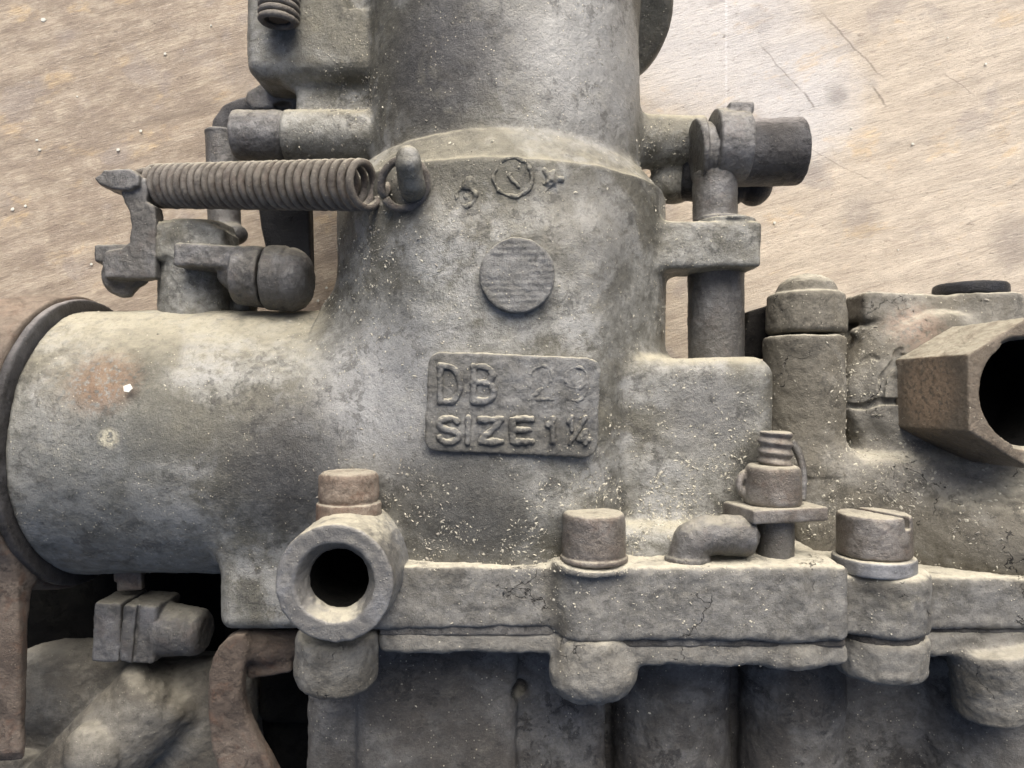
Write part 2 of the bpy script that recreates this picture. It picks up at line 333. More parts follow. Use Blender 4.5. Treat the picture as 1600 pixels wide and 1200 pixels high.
def prism(poly, o, e, z0, z1, rd=3.0):
    """extruded 2-D outline: poly in the plane o + x*e0 + y*e1, from z0 to z1 along e2"""
    o = np.asarray(o, np.float32); pl = np.asarray(poly, np.float32)
    def f(x, y, z):
        p, q, t = loc(x, y, z, o, e)
        p, q = np.broadcast_arrays(p, q)
        d2 = np.full(p.shape, 1e9, np.float32); sg = np.ones(p.shape, np.float32)
        for i in range(len(pl)):
            a, b = pl[i], pl[i - 1]; ex, ey = b - a
            wx, wy = p - a[0], q - a[1]
            k = np.clip((wx * ex + wy * ey) / (ex * ex + ey * ey), 0, 1)
            d2 = np.minimum(d2, (wx - ex * k) ** 2 + (wy - ey * k) ** 2)
            c1 = q >= a[1]; c2 = q < b[1]; c3 = ex * wy > ey * wx
            fl = (c1 & c2 & c3) | (~c1 & ~c2 & ~c3)
            sg = np.where(fl, -sg, sg)
        d0 = sg * np.sqrt(d2) + rd; d1 = np.abs(t - (z0 + z1) / 2) - (z1 - z0) / 2 + rd
        return np.minimum(np.maximum(d0, d1), 0) + hyp(np.maximum(d0, 0), np.maximum(d1, 0)) - rd
    cs = np.array([o + a * e[0] + b * e[1] + t * e[2] for a, b in pl for t in (z0, z1)])
    return f, cs.min(0) - 1, cs.max(0) + 1
def hexa(a, b, r, rd=3.0, spin=0.0):
    a = np.asarray(a, np.float32); b = np.asarray(b, np.float32); L = float(np.linalg.norm(b - a)); e = frame(b - a, (0, 1, 0))
    return prism([(r * math.cos(spin + k * math.pi / 3), r * math.sin(spin + k * math.pi / 3)) for k in range(6)], a, e, 0, L, rd)
def uvprism(uv, z0, z1, rd=3.0, zref=None):
    zr = (z0 + z1) / 2 if zref is None else zref
    pl = [P(u, v, zr)[:2] for u, v in uv]
    return prism(pl, (0, 0, 0), (V(1, 0, 0), V(0, 1, 0), V(0, 0, 1)), z0, z1, rd)

def h3(ix, iy, iz, seed):
    n = (ix.astype(np.int64) * 374761393 + iy.astype(np.int64) * 668265263 + iz.astype(np.int64) * 2147483647 + seed * 1274126177) & 0xffffffff
    n = ((n ^ (n >> 13)) * 1274126177) & 0xffffffff
    return ((n ^ (n >> 16)) & 0xffff).astype(np.float32) / 32767.5 - 1.0
def vnoise(p, seed=0):
    i = np.floor(p); f = (p - i).astype(np.float32); i = i.astype(np.int64); f = f * f * (3 - 2 * f); r = 0
    for dx in (0, 1):
        for dy in (0, 1):
            for dz in (0, 1):
                w = (f[:, 0] if dx else 1 - f[:, 0]) * (f[:, 1] if dy else 1 - f[:, 1]) * (f[:, 2] if dz else 1 - f[:, 2])
                r = r + w * h3(i[:, 0] + dx, i[:, 1] + dy, i[:, 2] + dz, seed)
    return r
def fbm(p, size, octaves=4, seed=0, gain=0.55):
    r = 0; a = 1.0; q = p / size
    for k in range(octaves):
        r = r + a * vnoise(q, seed + k); q = q * 2.03 + 11.3; a *= gain
    return r

class Sdf:
    def __init__(s, h): s.h = h; s.ops = []
    def u(s, prim, k=0.0): s.ops.append(('u', prim, k)); return s
    def c(s, prim, k=0.0): s.ops.append(('c', prim, k)); return s
    def mesh(s, noise=()):
        h = s.h; pad = 4 * h
        lo = np.min([o[1][1] for o in s.ops if o[0] == 'u'], 0) - pad; hi = np.max([o[1][2] for o in s.ops if o[0] == 'u'], 0) + pad
        n = np.ceil((hi - lo) / h).astype(int) + 1
        F = np.full(n, 60.0, np.float32)
        ax = [(lo[i] + h * np.arange(n[i])).astype(np.float32) for i in range(3)]
        for kind, (f, a, b), k in s.ops:
            m = k + 4 * h
            i0 = np.clip(np.floor((a - m - lo) / h).astype(int), 0, n - 1); i1 = np.clip(np.ceil((b + m - lo) / h).astype(int) + 1, 1, n)
            if np.any(i1 <= i0): continue
            sl = tuple(slice(p, q) for p, q in zip(i0, i1))
            d = f(ax[0][sl[0]][:, None, None], ax[1][sl[1]][None, :, None], ax[2][sl[2]][None, None, :]).astype(np.float32)
            A = F[sl]
            if kind == 'u':
                r = np.minimum(A, d)
                if k: r = r - np.maximum(k - np.abs(A - d), 0) ** 2 / (4 * k)
            else:
                r = np.maximum(A, -d)
                if k: r = r + np.maximum(k - np.abs(A + d), 0) ** 2 / (4 * k)
            F[sl] = r
        F[0], F[-1] = 9, 9; F[:, 0], F[:, -1] = 9, 9; F[:, :, 0], F[:, :, -1] = 9, 9
        neg = F < 0
        cnt = sum(neg[i:n[0] - 1 + i, j:n[1] - 1 + j, k:n[2] - 1 + k].astype(np.int8) for i in (0, 1) for j in (0, 1) for k in (0, 1))
        idx = np.argwhere((cnt > 0) & (cnt < 8))
        ids = np.full(cnt.shape, -1, np.int32); ids[tuple(idx.T)] = np.arange(len(idx))
        acc = np.zeros((len(idx), 3), np.float32); w = np.zeros(len(idx), np.float32)
        cor = {}
        for i in (0, 1):
            for j in (0, 1):
                for k in (0, 1): cor[i, j, k] = F[idx[:, 0] + i, idx[:, 1] + j, idx[:, 2] + k]
        for a in range(3):
            for p in (0, 1):
                for q in (0, 1):
                    c0 = [0, 0, 0]; o = [x for x in range(3) if x != a]; c0[o[0]] = p; c0[o[1]] = q; c1 = list(c0); c1[a] = 1
                    f0, f1 = cor[tuple(c0)], cor[tuple(c1)]; x = (f0 < 0) != (f1 < 0)
                    t = np.where(x, f0 / np.where(x, f0 - f1, 1), 0)
                    pos = np.tile(np.array(c0, np.float32), (len(idx), 1)); pos[:, a] = t
                    acc += pos * x[:, None]; w += x
        v = idx + acc / w[:, None]
        quads = []
        for a in range(3):
            o = [x for x in range(3) if x != a]
            sl0 = [slice(None)] * 3; sl1 = [slice(None)] * 3; sl0[a] = slice(0, -1); sl1[a] = slice(1, None)
            e = np.argwhere(neg[tuple(sl0)] != neg[tuple(sl1)])
            ok = (e[:, o[0]] > 0) & (e[:, o[1]] > 0); e = e[ok]
            s0 = neg[e[:, 0], e[:, 1], e[:, 2]]
            def cell(dp, dq):
                c = e.copy(); c[:, o[0]] -= dp; c[:, o[1]] -= dq; return ids[c[:, 0], c[:, 1], c[:, 2]]
            q = np.stack([cell(1, 1), cell(0, 1), cell(0, 0), cell(1, 0)], 1)
            flip = s0 if a != 1 else ~s0
            q = np.where(flip[:, None], q, q[:, ::-1]); quads.append(q)
        quads = np.concatenate(quads); quads = quads[(quads >= 0).all(1)]
        def samp(v):
            i = np.clip(np.floor(v).astype(int), 0, n - 2); f = v - i
            c = {(a, b, d): F[i[:, 0] + a, i[:, 1] + b, i[:, 2] + d] for a in (0, 1) for b in (0, 1) for d in (0, 1)}
            fx, fy, fz = f.T
            x00 = c[0,0,0]*(1-fx)+c[1,0,0]*fx; x10 = c[0,1,0]*(1-fx)+c[1,1,0]*fx; x01 = c[0,0,1]*(1-fx)+c[1,0,1]*fx; x11 = c[0,1,1]*(1-fx)+c[1,1,1]*fx
            return (x00*(1-fy)+x10*fy)*(1-fz)+(x01*(1-fy)+x11*fy)*fz
        def grad(v):
            g = np.stack([samp(v + d) - samp(v - d) for d in np.eye(3, dtype=np.float32) * 0.6], 1)
            return g / (np.linalg.norm(g, axis=1, keepdims=True) + 1e-6)
        for _ in range(2):
            g = grad(v); v = v - g * np.clip(samp(v) / h, -0.4, 0.4)[:, None]
        g = grad(v); co = lo + v * h
        for (amp, size, octv, seed) in noise:
            if 9 < size < 45: amp *= 0.5
            co = co + g * (amp * fbm(co, size, octv, seed))[:, None]
        return co.astype(np.float32), quads.astype(np.int32)

ROOT = np.zeros(3)
def to_obj(name, co, faces, material, parent=None, label=None, smooth=True):
    me = bpy.data.meshes.new(name); k = faces.shape[1]
    me.vertices.add(len(co)); me.vertices.foreach_set('co', (np.asarray(co, np.float32) * S).ravel())
    me.loops.add(faces.size); me.loops.foreach_set('vertex_index', faces.ravel().astype(np.int32))
    me.polygons.add(len(faces)); me.polygons.foreach_set('loop_start', np.arange(0, faces.size, k, dtype=np.int32))
    me.polygons.foreach_set('use_smooth', np.full(len(faces), smooth))
    me.update(calc_edges=True); me.validate()
    me.materials.append(material)
    o = bpy.data.objects.new(name, me); COL.objects.link(o)
    if parent is not None: o.parent = parent
    if label: o['label'] = label
    return o
TRI = [0]
def build(name, sdf, m, parent, noise=((1.2, 30, 4, 1),), label=None, bore=None):
    co, q = sdf.mesh(noise); TRI[0] += 2 * len(q)
    o = to_obj(name, co, q, M[m], parent, label)
    if bore is not None:                         # inside of a drilled hole, shade painted black: (mouth, radius, depth where black starts)
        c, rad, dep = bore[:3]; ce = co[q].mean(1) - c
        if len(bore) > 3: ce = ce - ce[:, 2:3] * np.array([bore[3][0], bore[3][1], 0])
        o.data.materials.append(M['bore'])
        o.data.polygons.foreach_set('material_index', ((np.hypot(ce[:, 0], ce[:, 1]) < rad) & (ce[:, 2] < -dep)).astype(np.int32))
    return o
def sweep(pts, r, n=10, seed=0, rough=0.4):
    """round wire along a polyline"""
    p = np.asarray(pts, np.float64); t = np.gradient(p, axis=0); t /= np.linalg.norm(t, axis=1, keepdims=True)
    u = np.zeros_like(p); a = np.cross(t[0], (0.3, 0.2, 0.93)); u[0] = a / np.linalg.norm(a)
    for i in range(1, len(p)):
        k = u[i - 1] - t[i] * (u[i - 1] @ t[i]); u[i] = k / np.linalg.norm(k)
    w = np.cross(t, u); an = np.arange(n) * 2 * math.pi / n
    rr = np.broadcast_to(np.asarray(r, np.float64), (len(p),))[:, None, None]
    dirs = u[:, None] * np.cos(an)[None, :, None] + w[:, None] * np.sin(an)[None, :, None]
    co = (p[:, None] + dirs * rr).reshape(-1, 3)
    co = co + dirs.reshape(-1, 3) * (rough * fbm(co.astype(np.float32), 9, 3, seed))[:, None]
    i = np.arange(len(p) - 1)[:, None] * n; j = np.arange(n)[None]; j2 = (j + 1) % n
    q = np.stack([i + j, i + j2, i + n + j2, i + n + j], -1).reshape(-1, 4)
    ends = np.array([p[0], p[-1]]); b = len(co)
    co = np.vstack([co, ends])
    c0 = np.stack([np.full(n // 2, b), *(np.arange(0, n, 2)[:, None] + np.array([2, 1, 0])).T % n], 1)
    c1 = np.stack([np.full(n // 2, b + 1), *((np.arange(0, n, 2)[:, None] + np.array([0, 1, 2])).T % n + (len(p) - 1) * n)], 1)
    return co, np.vstack([q, c0, c1])

def things(name, label, cat, at=(0, 0, 0)):
    o = bpy.data.objects.new(name, None); COL.objects.link(o); o['label'] = label; o['category'] = cat
    return o

# ---------------------------------------------------------------- setting: the wooden board
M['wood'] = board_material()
def board():
    nx, ny = 520, 420; x = np.linspace(-2400, 2400, nx); y = np.linspace(-1900, 1900, ny)
    X, Y = np.meshgrid(x, y, indexing='ij'); p = np.stack([X.ravel(), Y.ravel(), np.zeros(X.size)], 1).astype(np.float32)
    a = math.radians(14); q = p.copy(); q[:, 0] = (p[:, 0] * math.cos(a) + p[:, 1] * math.sin(a)) * 0.22; q[:, 1] = -p[:, 0] * math.sin(a) + p[:, 1] * math.cos(a)
    p[:, 2] = BOARD_Z - 4 + 0.9 * fbm(q, 26, 4, 5) + 2.0 * fbm(p, 320, 2, 9)
    p[:, 2] = np.minimum(p[:, 2], BOARD_Z + 1)
    i = (np.arange(nx - 1)[:, None] * ny + np.arange(ny - 1)[None]).ravel()
    f = np.stack([i, i + ny, i + ny + 1, i + 1], 1)
    # sides and underside: a plank-built bench top 60 thick
    rim = np.concatenate([np.arange(nx) * ny, (nx - 1) * ny + np.arange(1, ny), (np.arange(nx - 1)[::-1]) * ny + ny - 1, np.arange(1, ny - 1)[::-1]])
    low = p[rim].copy(); low[:, 2] = BOARD_Z - 70; b0 = len(p); k = len(rim); r = np.arange(k)
    p = np.vstack([p, low]); side = np.stack([rim, b0 + r, b0 + (r + 1) % k, np.roll(rim, -1)], 1)[:, ::-1]
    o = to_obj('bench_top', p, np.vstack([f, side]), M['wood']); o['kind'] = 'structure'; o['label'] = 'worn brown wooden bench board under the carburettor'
board()

# ---------------------------------------------------------------- the carburettor
CARB = things('carburettor', 'old grey dust-caked carburettor lying on the worn wooden board', 'carburettor')
YX = (V(0, 0, 1), V(0, 1, 0), V(1, 0, 0))       # frame for outlines in the Z-Y plane extruded along X

def body():
    s = Sdf(3.4)
    s.u(cyl((-10, 250, 0), (-10, 720, 0), 207, rd=6))                       # upper barrel
    s.u(cyl((-15, -240, 0), (-15, 277, 0), 251, rd=4), 0)                   # main barrel
    s.u(cyl((-15, 274, 0), (-15, 326, 0), 250, 209, rd=3), 5)               # shoulder
    s.u(cyl((-654, -88, 0), (-100, -88, 0), 200, rd=3), 70)                 # side tube
    s.u(box((-2, 10, 140), (112, 190, 92), 30), 60)                          # flat the plate and the round boss sit on
    s.u(box((245, -85, 60), (98, 120, 142), 26), 26)                        # right block
    s.u(box((-290, -235, 50), (105, 96, 105), 14), 30)                      # casting beside the drain boss
    s.u(box((20, -222, 120), (280, 40, 110), 20), 24)                       # root of the cover joint
    lx = P(1000, 388, 95); rx = P(1181, 388, 95)
    s.u(box(((lx[0] + rx[0]) / 2 - 25, lx[1], 80), ((rx[0] - lx[0]) / 2 + 25, 34, 48), 9), 16)   # lug that guides the post
    s.u(cyl(P(1134, 352, 85), P(1134, 345, 85), 42, rd=2), 4)
    a = P(488, 20, 40); s.u(box((a[0] - 2, a[1] + 60, 5), (92, 165, 62), 22), 24)                # casting upper left
    s.u(ell(P(458, 122, 30), (18, 20, 20)), 8)
    a = P(525, 150, 0); s.u(box((a[0] + 6, a[1], -10), (58, 45, 50), 8), 14)
    s.u(cyl(P(620, 212, 45), P(449, 212, 45), 36, rd=3), 10)                                     # shaft boss
    s.u(cyl(P(930, 20, -25), P(930, 20, -70), 122, rd=14), 20)                                   # round lug behind barrel, right
    s.u(cyl(P(985, 222, 0), P(1100, 222, 0), 42, rd=4), 18)                                      # right shaft boss
    s.u(ell(P(1050, 290, -20), (42, 30, 34)), 14)
    s.u(ell(P(642, 300, 205), (30, 30, 20)), 14)                                                 # pad of the spring pin
    fb = P(522, 912, 328); s.c(cyl(fb - V(0, 0, 280), fb, 43, rd=1), 0)                           # drain bore
    s.c(cyl((-10, 400, 0), (-10, 800, 0), 178, rd=3), 3)                                         # air bore
    s.c(cyl((-720, -88, 0), (-400, -88, 0), 160, rd=3), 3)
    s.c(cyl(P(556, 6, 78), P(552, -40, 78), 22, rd=3), 6)
    # crack in the grime under the spring pin
    s.c(tube([P(612, 335, 208), P(604, 345, 206), P(590, 372, 200)], [3.2, 4, 2.0]), 2)
    build('body', s, 'cast', CARB, noise=((3.0, 160, 3, 3), (1.5, 34, 4, 8), (0.7, 11, 3, 4)))
body()

def plate():
    e = rot('z', -2.4); c = P(801, 632, 259)
    s = Sdf(1.6); hw, hh, r = 104, 60, 15
    pl = []
    for (cx, cy, a0) in ((hw - r, hh - r, 0), (-hw + r, hh - r, 90), (-hw + r, -hh + r, 180), (hw - r, -hh + r, 270)):
        for k in range(5): a = math.radians(a0 + k * 22.5); pl.append((cx + r * math.cos(a), cy + r * math.sin(a)))
    s.u(prism(pl, c, e, -34, 5, 3.0))
    s.c(tube([c + e[0] * 22 + e[1] * 36 + e[2] * 6.5, c + e[0] * 30 + e[1] * 44 + e[2] * 6.5], 1.6), 1)
    o = build('name_plate', s, 'plate', CARB, noise=((1.4, 26, 4, 6), (0.8, 8, 3, 2)))
    def arc(cx, cy, rx, ry, a0, a1, n=9): return [(cx + rx * math.cos(math.radians(a0 + (a1 - a0) * k / n)), cy + ry * math.sin(math.radians(a0 + (a1 - a0) * k / n))) for k in range(n + 1)]
    G = {  # strokes in a 0..1 box
        'D': [[(0, 0), (0, 1)], [(0, 1), (.4, 1)] + arc(.4, .5, .6, .5, 90, -90) + [(0, 0)]],
        'B': [[(0, 0), (0, 1)], [(0, 1), (.5, 1)] + arc(.5, .77, .42, .23, 90, -90) + [(0, .54)], [(.5, .54)] + arc(.5, .27, .5, .27, 90, -90) + [(0, 0)]],
        '2': [arc(.5, .72, .48, .28, 170, -30) + [(0, 0), (1, 0)]],
        '9': [arc(.5, .68, .48, .32, 0, 360, 14), arc(.5, .5, .48, .5, 20, -110)],
        'S': [arc(.5, .76, .45, .24, 20, 270, 10) + arc(.5, .26, .48, .26, 90, -160, 10)],
        'I': [[(0, 0), (0, 1)]],
        'Z': [[(0, 1), (1, 1), (0, 0), (1, 0)]],
        'E': [[(1, 1), (0, 1), (0, 0), (1, 0)], [(0, .52), (.85, .52)]],
        '1': [[(0, .72), (.6, 1), (.6, 0)]],
        '¼': [[(0, .82), (.16, 1), (.16, .52)], [(.05, 0), (.85, 1)], [(.85, 0), (.85, .5), (.5, .16), (1, .16)]],
    }
    ZS = (D - 264) / D
    def letter(ch, u0, u1, v0, v1, wd, ht, seed):
        t = Sdf(1.15); top = 5.0
        for st in G[ch]:
            pts = []
            for (a, b) in st:
                u = u0 + (u1 - u0) * a; v = v1 + (v0 - v1) * b
                q = V((u - 800) * ZS, (600 - v) * ZS, 0)
                lx = (q - c) @ e[0]; ly = (q - c) @ e[1]
                pts.append(c + e[0] * lx + e[1] * ly + e[2] * (top + ht - wd))
            t.u(tube(pts, wd), 1.5)
            t.u(tube([p - e[2] * wd * 0.9 for p in pts], wd * 1.15), 1.5)
        build('letter', t, 'plate', o, noise=((1.9, 12, 4, seed), (0.7, 4, 2, seed + 3)))
    for i, a in enumerate((('D', 688, 719, 573, 628, 4.0, 4.4), ('B', 740, 772, 573, 627, 4.0, 4.4), ('2', 828, 864, 572, 624, 2.3, 1.2), ('9', 883, 918, 573, 627, 2.3, 1.3),
              ('S', 685, 718, 654, 691, 4.0, 4.6), ('I', 731, 731, 653, 692, 3.6, 4.4), ('Z', 751, 784, 656, 690, 4.0, 4.4), ('E', 801, 831, 655, 690, 4.0, 4.6),
              ('1', 857, 868, 655, 690, 4.0, 4.6), ('¼', 888, 920, 652, 693, 2.5, 4.6))):
        letter(*a, seed=20 + i * 3)
plate()

def cast_marks():
    for k, (u, v, R) in enumerate(((728, 298, 27), (802, 276, 30), (862, 282, 20))):
        z = 246 if k == 0 else 249; z = math.sqrt(252 ** 2 - (P(u, v, z)[0] + 15) ** 2); c = P(u, v, z); n = V((c[0] + 15) / 252, 0, z / 252); e1, e2, _ = frame(n, (0, 1, 0)); c = c - n * 2.9; s = Sdf(1.5)
        rr = R * 0.78
        if k == 1:
            s.u(torus(c, n, rr, 2.6)); s.u(tube([c + e1 * rr * .3 + e2 * rr * .5, c - e1 * rr * .3 + e2 * rr * .1, c + e1 * rr * .3 - e2 * rr * .5], 2.2), 2)
        elif k == 0:
            s.u(torus(c - e2 * rr * .35, n, rr * .55, 3.2), 2); s.u(ell(c + e2 * rr * .5 + e1 * 4, (9, 8, 4)), 3); s.u(ell(c - e2 * rr * .35, (6, 6, 3)), 2)
        else:
            for a, l in ((0.2, .9), (1.3, .7), (2.2, 1.0), (3.5, .6), (4.3, .9), (5.3, .8)): s.u(tube([c, c + (e1 * math.cos(a) + e2 * math.sin(a)) * rr * l], [5.2, 3.0]), 4)
        build('cast_mark', s, 'cast', CARB, noise=((1.6, 9, 4, 200 + k), (0.6, 4, 2, 3)))
cast_marks()

def boss_disc():
    c = P(808, 432, 255); s = Sdf(1.9)
    s.u(cyl(c - V(0, 0, 40), c + V(0, 0, 12), 45.5, rd=2.5))
    for k in range(-5, 6):
        y = k * 7.2 + 1.5; w = math.sqrt(max(0, 44 ** 2 - y * y))
        rnd = random.Random(k); a = -w * rnd.uniform(.75, 1); b = w * rnd.uniform(.75, 1)
        if k in (0, 1, 2): a = w * 0.35
        s.c(tube([c + V(a, y - 0.6, 13.1), c + V(b, y + rnd.uniform(-1, 1.5), 13.1)], 2.2), 1.0)
    build('round_boss', s, 'plate', CARB, noise=((1.0, 18, 4, 12), (0.6, 6, 3, 2)))
boss_disc()

# --- rusty inlet flange and its dark gasket at the end of the side tube
def flange():
    s = Sdf(4)
    s.u(cyl((-758, -88, 0), (-668, -88, 0), 224, rd=5))
    s.u(prism([(90, -88), (172, -88), (162, -230), (157, -330), (155, -430), (152, -500), (140, -520), (137, -480), (134, -330)], (-668, 0, 0), YX, -70, 2, 6), 20)
    s.c(cyl((-700, -455, 40), (-800, -455, 40), 1, rd=0.5))
    s.c(tube([(-660, -300, 165), (-680, -301, 168), (-730, -302, 168)], 2.5), 1)
    build('inlet_flange', s, 'rust', CARB, noise=((2.5, 90, 4, 31), (1.0, 16, 3, 3)), label='rusty brown inlet flange')
    g = Sdf(3); g.u(cyl((-668, -88, 0), (-655, -88, 0), 219, rd=4)); g.c(cyl((-680, -88, 0), (-640, -88, 0), 150, rd=2))
    build('flange_gasket', g, 'darksteel', CARB, noise=((1.0, 20, 3, 5),))
flange()

# --- return spring with its hooked ends, and the peg it hangs on
def springs():
    a = P(246, 291, 30); b = P(576, 289, 214); ax = b - a; L = np.linalg.norm(ax); e1, e2, n = frame(ax, (0, 1, 0))
    turns = 28; N_ = turns * 26; t = np.linspace(0, 1, N_); ph = t * turns * 2 * math.pi
    R = 28.3
    hel = a + np.outer(t * L, n) + R * (np.outer(np.cos(ph), e1) + np.outer(np.sin(ph), e2))
    # hook at the right end: the last coil bends out and loops round the peg
    c = P(631, 288, 238); k = np.linspace(0, 1, 46)
    def ring(c, x, y, r, a0, a1): return c + r * (np.outer(np.cos(a0 + (a1 - a0) * k), x) + np.outer(np.sin(a0 + (a1 - a0) * k), y))
    lx = V(1, 0.05, 0.25); lx /= np.linalg.norm(lx); ly = V(0, 0.90, 0.44)
    loop = ring(c, lx, ly, 30, math.radians(200), math.radians(-150))
    k2 = np.linspace(0, 1, 14)[1:-1, None]
    br = (1 - k2) ** 2 * hel[-1] + 2 * k2 * (1 - k2) * (hel[-1] + n * 16 + (hel[-1] - hel[-3]) * 2) + k2 ** 2 * loop[0]
    # left end
    c2 = P(232, 293, 34); lx2 = V(-1, 0, 0.1); loop2 = ring(c2, lx2, V(0, .95, .3), 24, math.radians(-160), math.radians(130))
    br2 = (1 - k2) ** 2 * loop2[-1] + 2 * k2 * (1 - k2) * (hel[0] - n * 12) + k2 ** 2 * hel[0]
    pts = np.vstack([loop2, br2, hel, br, loop])
    keep = np.r_[True, np.linalg.norm(np.diff(pts, axis=0), axis=1) > 0.4]
    co, q = sweep(pts[keep], 5.25, 10, 3, 0.6)
    to_obj('return_spring', co, q, M['spring'], CARB)
    s = Sdf(1.6); s.u(tube([P(652, 306, 200), P(643, 288, 258), P(638, 256, 278), P(638, 247, 278)], [17, 16, 15.5, 14.5]), 4)
    build('spring_peg', s, 'cast', CARB, noise=((1.0, 12, 4, 2),))
    # idle-screw spring, upper left
    c = P(436, 0, 92); t = np.linspace(0, 1, 11 * 26); ph = t * 11 * 2 * math.pi
    pts = np.stack([c[0] + 25 * np.cos(ph), c[1] - 34 + 110 * t, c[2] + 25 * np.sin(ph)], 1)
    co, q = sweep(pts, 4.9, 10, 4, 0.4); o = to_obj('idle_spring', co, q, M['spring'], CARB)
    s = Sdf(2.2); s.u(cyl(c + V(0, -28, 0), c + V(0, 90, 0), 15, rip=(1.2, 8), rd=2));
    build('idle_screw', s, 'rust', CARB)
springs()

# --- throttle linkage on the left
def linkage():
    s = Sdf(2.2)
    s.u(uvprism([(192, 284), (234, 282), (238, 300), (236, 318), (249, 326), (252, 350), (250, 400), (250, 436), (226, 438), (170, 436), (166, 408), (172, 394), (196, 390), (209, 380), (212, 356), (208, 332), (198, 314)], 38, 66, 4))
    s.u(prism([P(u, v, 30)[:2] for u, v in [(172, 291), (186, 278), (226, 276), (240, 288), (240, 302), (224, 309), (200, 308), (178, 300)]], (0, 0, 0), (V(1, 0, 0), V(0, 1, 0), V(0, 0, 1)), 8, 74, 4), 3)
    s.u(box(P(206, 402, 20), (40, 14, 34), 5), 5)
    s.u(cyl(P(196, 432, -20), P(196, 432, 42), 32, rd=6), 5)
    s.c(cyl(P(244, 476, -60), P(244, 476, 34), 34, rd=2), 3)
    build('throttle_lever', s, 'steel', CARB, noise=((1.4, 24, 4, 41), (0.7, 7, 3, 4)))
    s = Sdf(2.2); s.u(cyl(P(310, 520, 5), P(308, 352, 5), 58, 55, rd=8))
    s.u(uvprism([(252, 352), (335, 352), (362, 366), (366, 398), (340, 412), (252, 412)], -10, 64, 10), 6)
    s.u(ell(P(292, 376, 62), (14, 14, 5)), 5)
    s.c(ell(P(299, 372, 68), (3, 4, 5)), 2)
    s.u(ell(P(382, 480, 10), (18, 18, 20)), 4)
    build('pivot_post', s, 'cast', CARB, noise=((1.6, 30, 4, 51), (0.8, 8, 3, 1)))
    s = Sdf(2.2); s.u(cyl(P(372, 432, 72), P(416, 434, 74), 41, 44, rd=4)); s.u(box(P(352, 406, 66), (62, 17, 34), 6, rot('z', -3)), 6); s.u(cyl(P(352, 418, 66), P(400, 440, 72), 22, 38, rd=5), 6)
    build('lever_arm', s, 'steel', CARB, noise=((1.2, 22, 4, 53), (0.7, 7, 3, 7)))
    s = Sdf(2.2); s.u(cyl(P(418, 434, 75), P(450, 436, 75), 46.5, 48, rd=4)); s.u(cyl(P(430, 436, 75), P(487, 438, 75), 47.5, 46, rd=30), 3)
    s.c(ell(P(436, 412, 126), (4, 4, 4)), 2)
    build('ball_end', s, 'steel', CARB, noise=((1.0, 20, 4, 57), (0.5, 6, 3, 7)))
    s = Sdf(2.2); s.u(cyl(P(347, 208, -40), P(351, 362, -40), 25.5, rd=2)); s.u(ell(P(358, 366, -30), (29, 19, 26)), 8)
    s.u(cyl(P(347, 211, -40), P(347, 206, -40), 27, rd=2), 2)
    build('link_rod', s, 'steel', CARB, noise=((0.8, 20, 3, 5),))
    s = Sdf(2.2); s.u(tube([P(350, 214, -45), P(352, 196, -45), P(362, 180, -45), P(382, 170, -42), P(410, 165, -40)], [19, 19, 18, 17, 16]), 3)
    build('bent_link', s, 'darksteel', CARB, noise=((0.8, 20, 3, 6),))
    s = Sdf(2.2); s.u(uvprism([(392, 150), (412, 138), (478, 138), (482, 178), (400, 180), (388, 166)], -66, -22, 8)); s.c(ell(P(442, 165, -22), (15, 7, 12)), 2)
    build('link_lug', s, 'steel', CARB, noise=((1.2, 18, 4, 7),))
    s = Sdf(2.6); s.u(uvprism([(404, 300), (486, 300), (489, 420), (474, 450), (430, 440), (412, 360)], -100, -70, 5))
    build('choke_lever', s, 'black', CARB, noise=((0.8, 30, 3, 7),), label='blue-black oily lever behind the spring')
    s = Sdf(2.2); s.u(cyl(P(368, 212, 45), P(446, 212, 45), 36.5, rd=4)); s.u(cyl(P(440, 212, 45), P(470, 212, 45), 34, rd=1))
    build('throttle_shaft', s, 'steel', CARB, noise=((0.8, 20, 3, 17), (0.5, 6, 3, 7)))
linkage()

# --- choke shaft, clamp and guide post on the right
def right_top():
    s = Sdf(2.2); s.u(cyl(P(1120, 241, 60), P(1249, 237, 60), 47.5, rd=4, r1=49))
    build('choke_shaft', s, 'darksteel', CARB, noise=((0.8, 26, 3, 61), (0.4, 6, 3, 7)))
    s = Sdf(2.2); s.u(cyl(P(1112, 232, 60), P(1164, 233, 60), 57, 54, rd=4)); s.u(cyl(P(1086, 240, 62), P(1106, 238, 62), 49, rd=3), 4)
    s.u(box(P(1150, 178, 60), (18, 8, 30), 3), 5); s.c(cyl(P(1096, 228, 62), P(1106, 228, 62), 60, rd=1)); s.u(cyl(P(1092, 243, 60), P(1112, 240, 60), 46, rd=2), 2)
    build('clamp_collar', s, 'steel', CARB, noise=((1.0, 22, 4, 63), (0.5, 6, 3, 7)))
    s = Sdf(2.4); s.u(cyl(P(1060, 278, -10), P(1160, 288, -10), 34, rd=10)); s.u(ell(P(1178, 288, -10), (28, 34, 34)), 8)
    build('shaft_nut', s, 'black', CARB)
    s = Sdf(2.4); s.u(cyl(P(1117, 270, 66), P(1117, 352, 66), 32, rd=3)); s.u(cyl(P(1118, 400, 52), P(1119, 580, 52), 41, rd=3), 0); s.u(cyl(P(1125, 354, 70), P(1125, 342, 70), 38, rd=3), 3)
    build('guide_post', s, 'steel', CARB, noise=((0.8, 30, 3, 66), (0.5, 7, 3, 7)))
right_top()

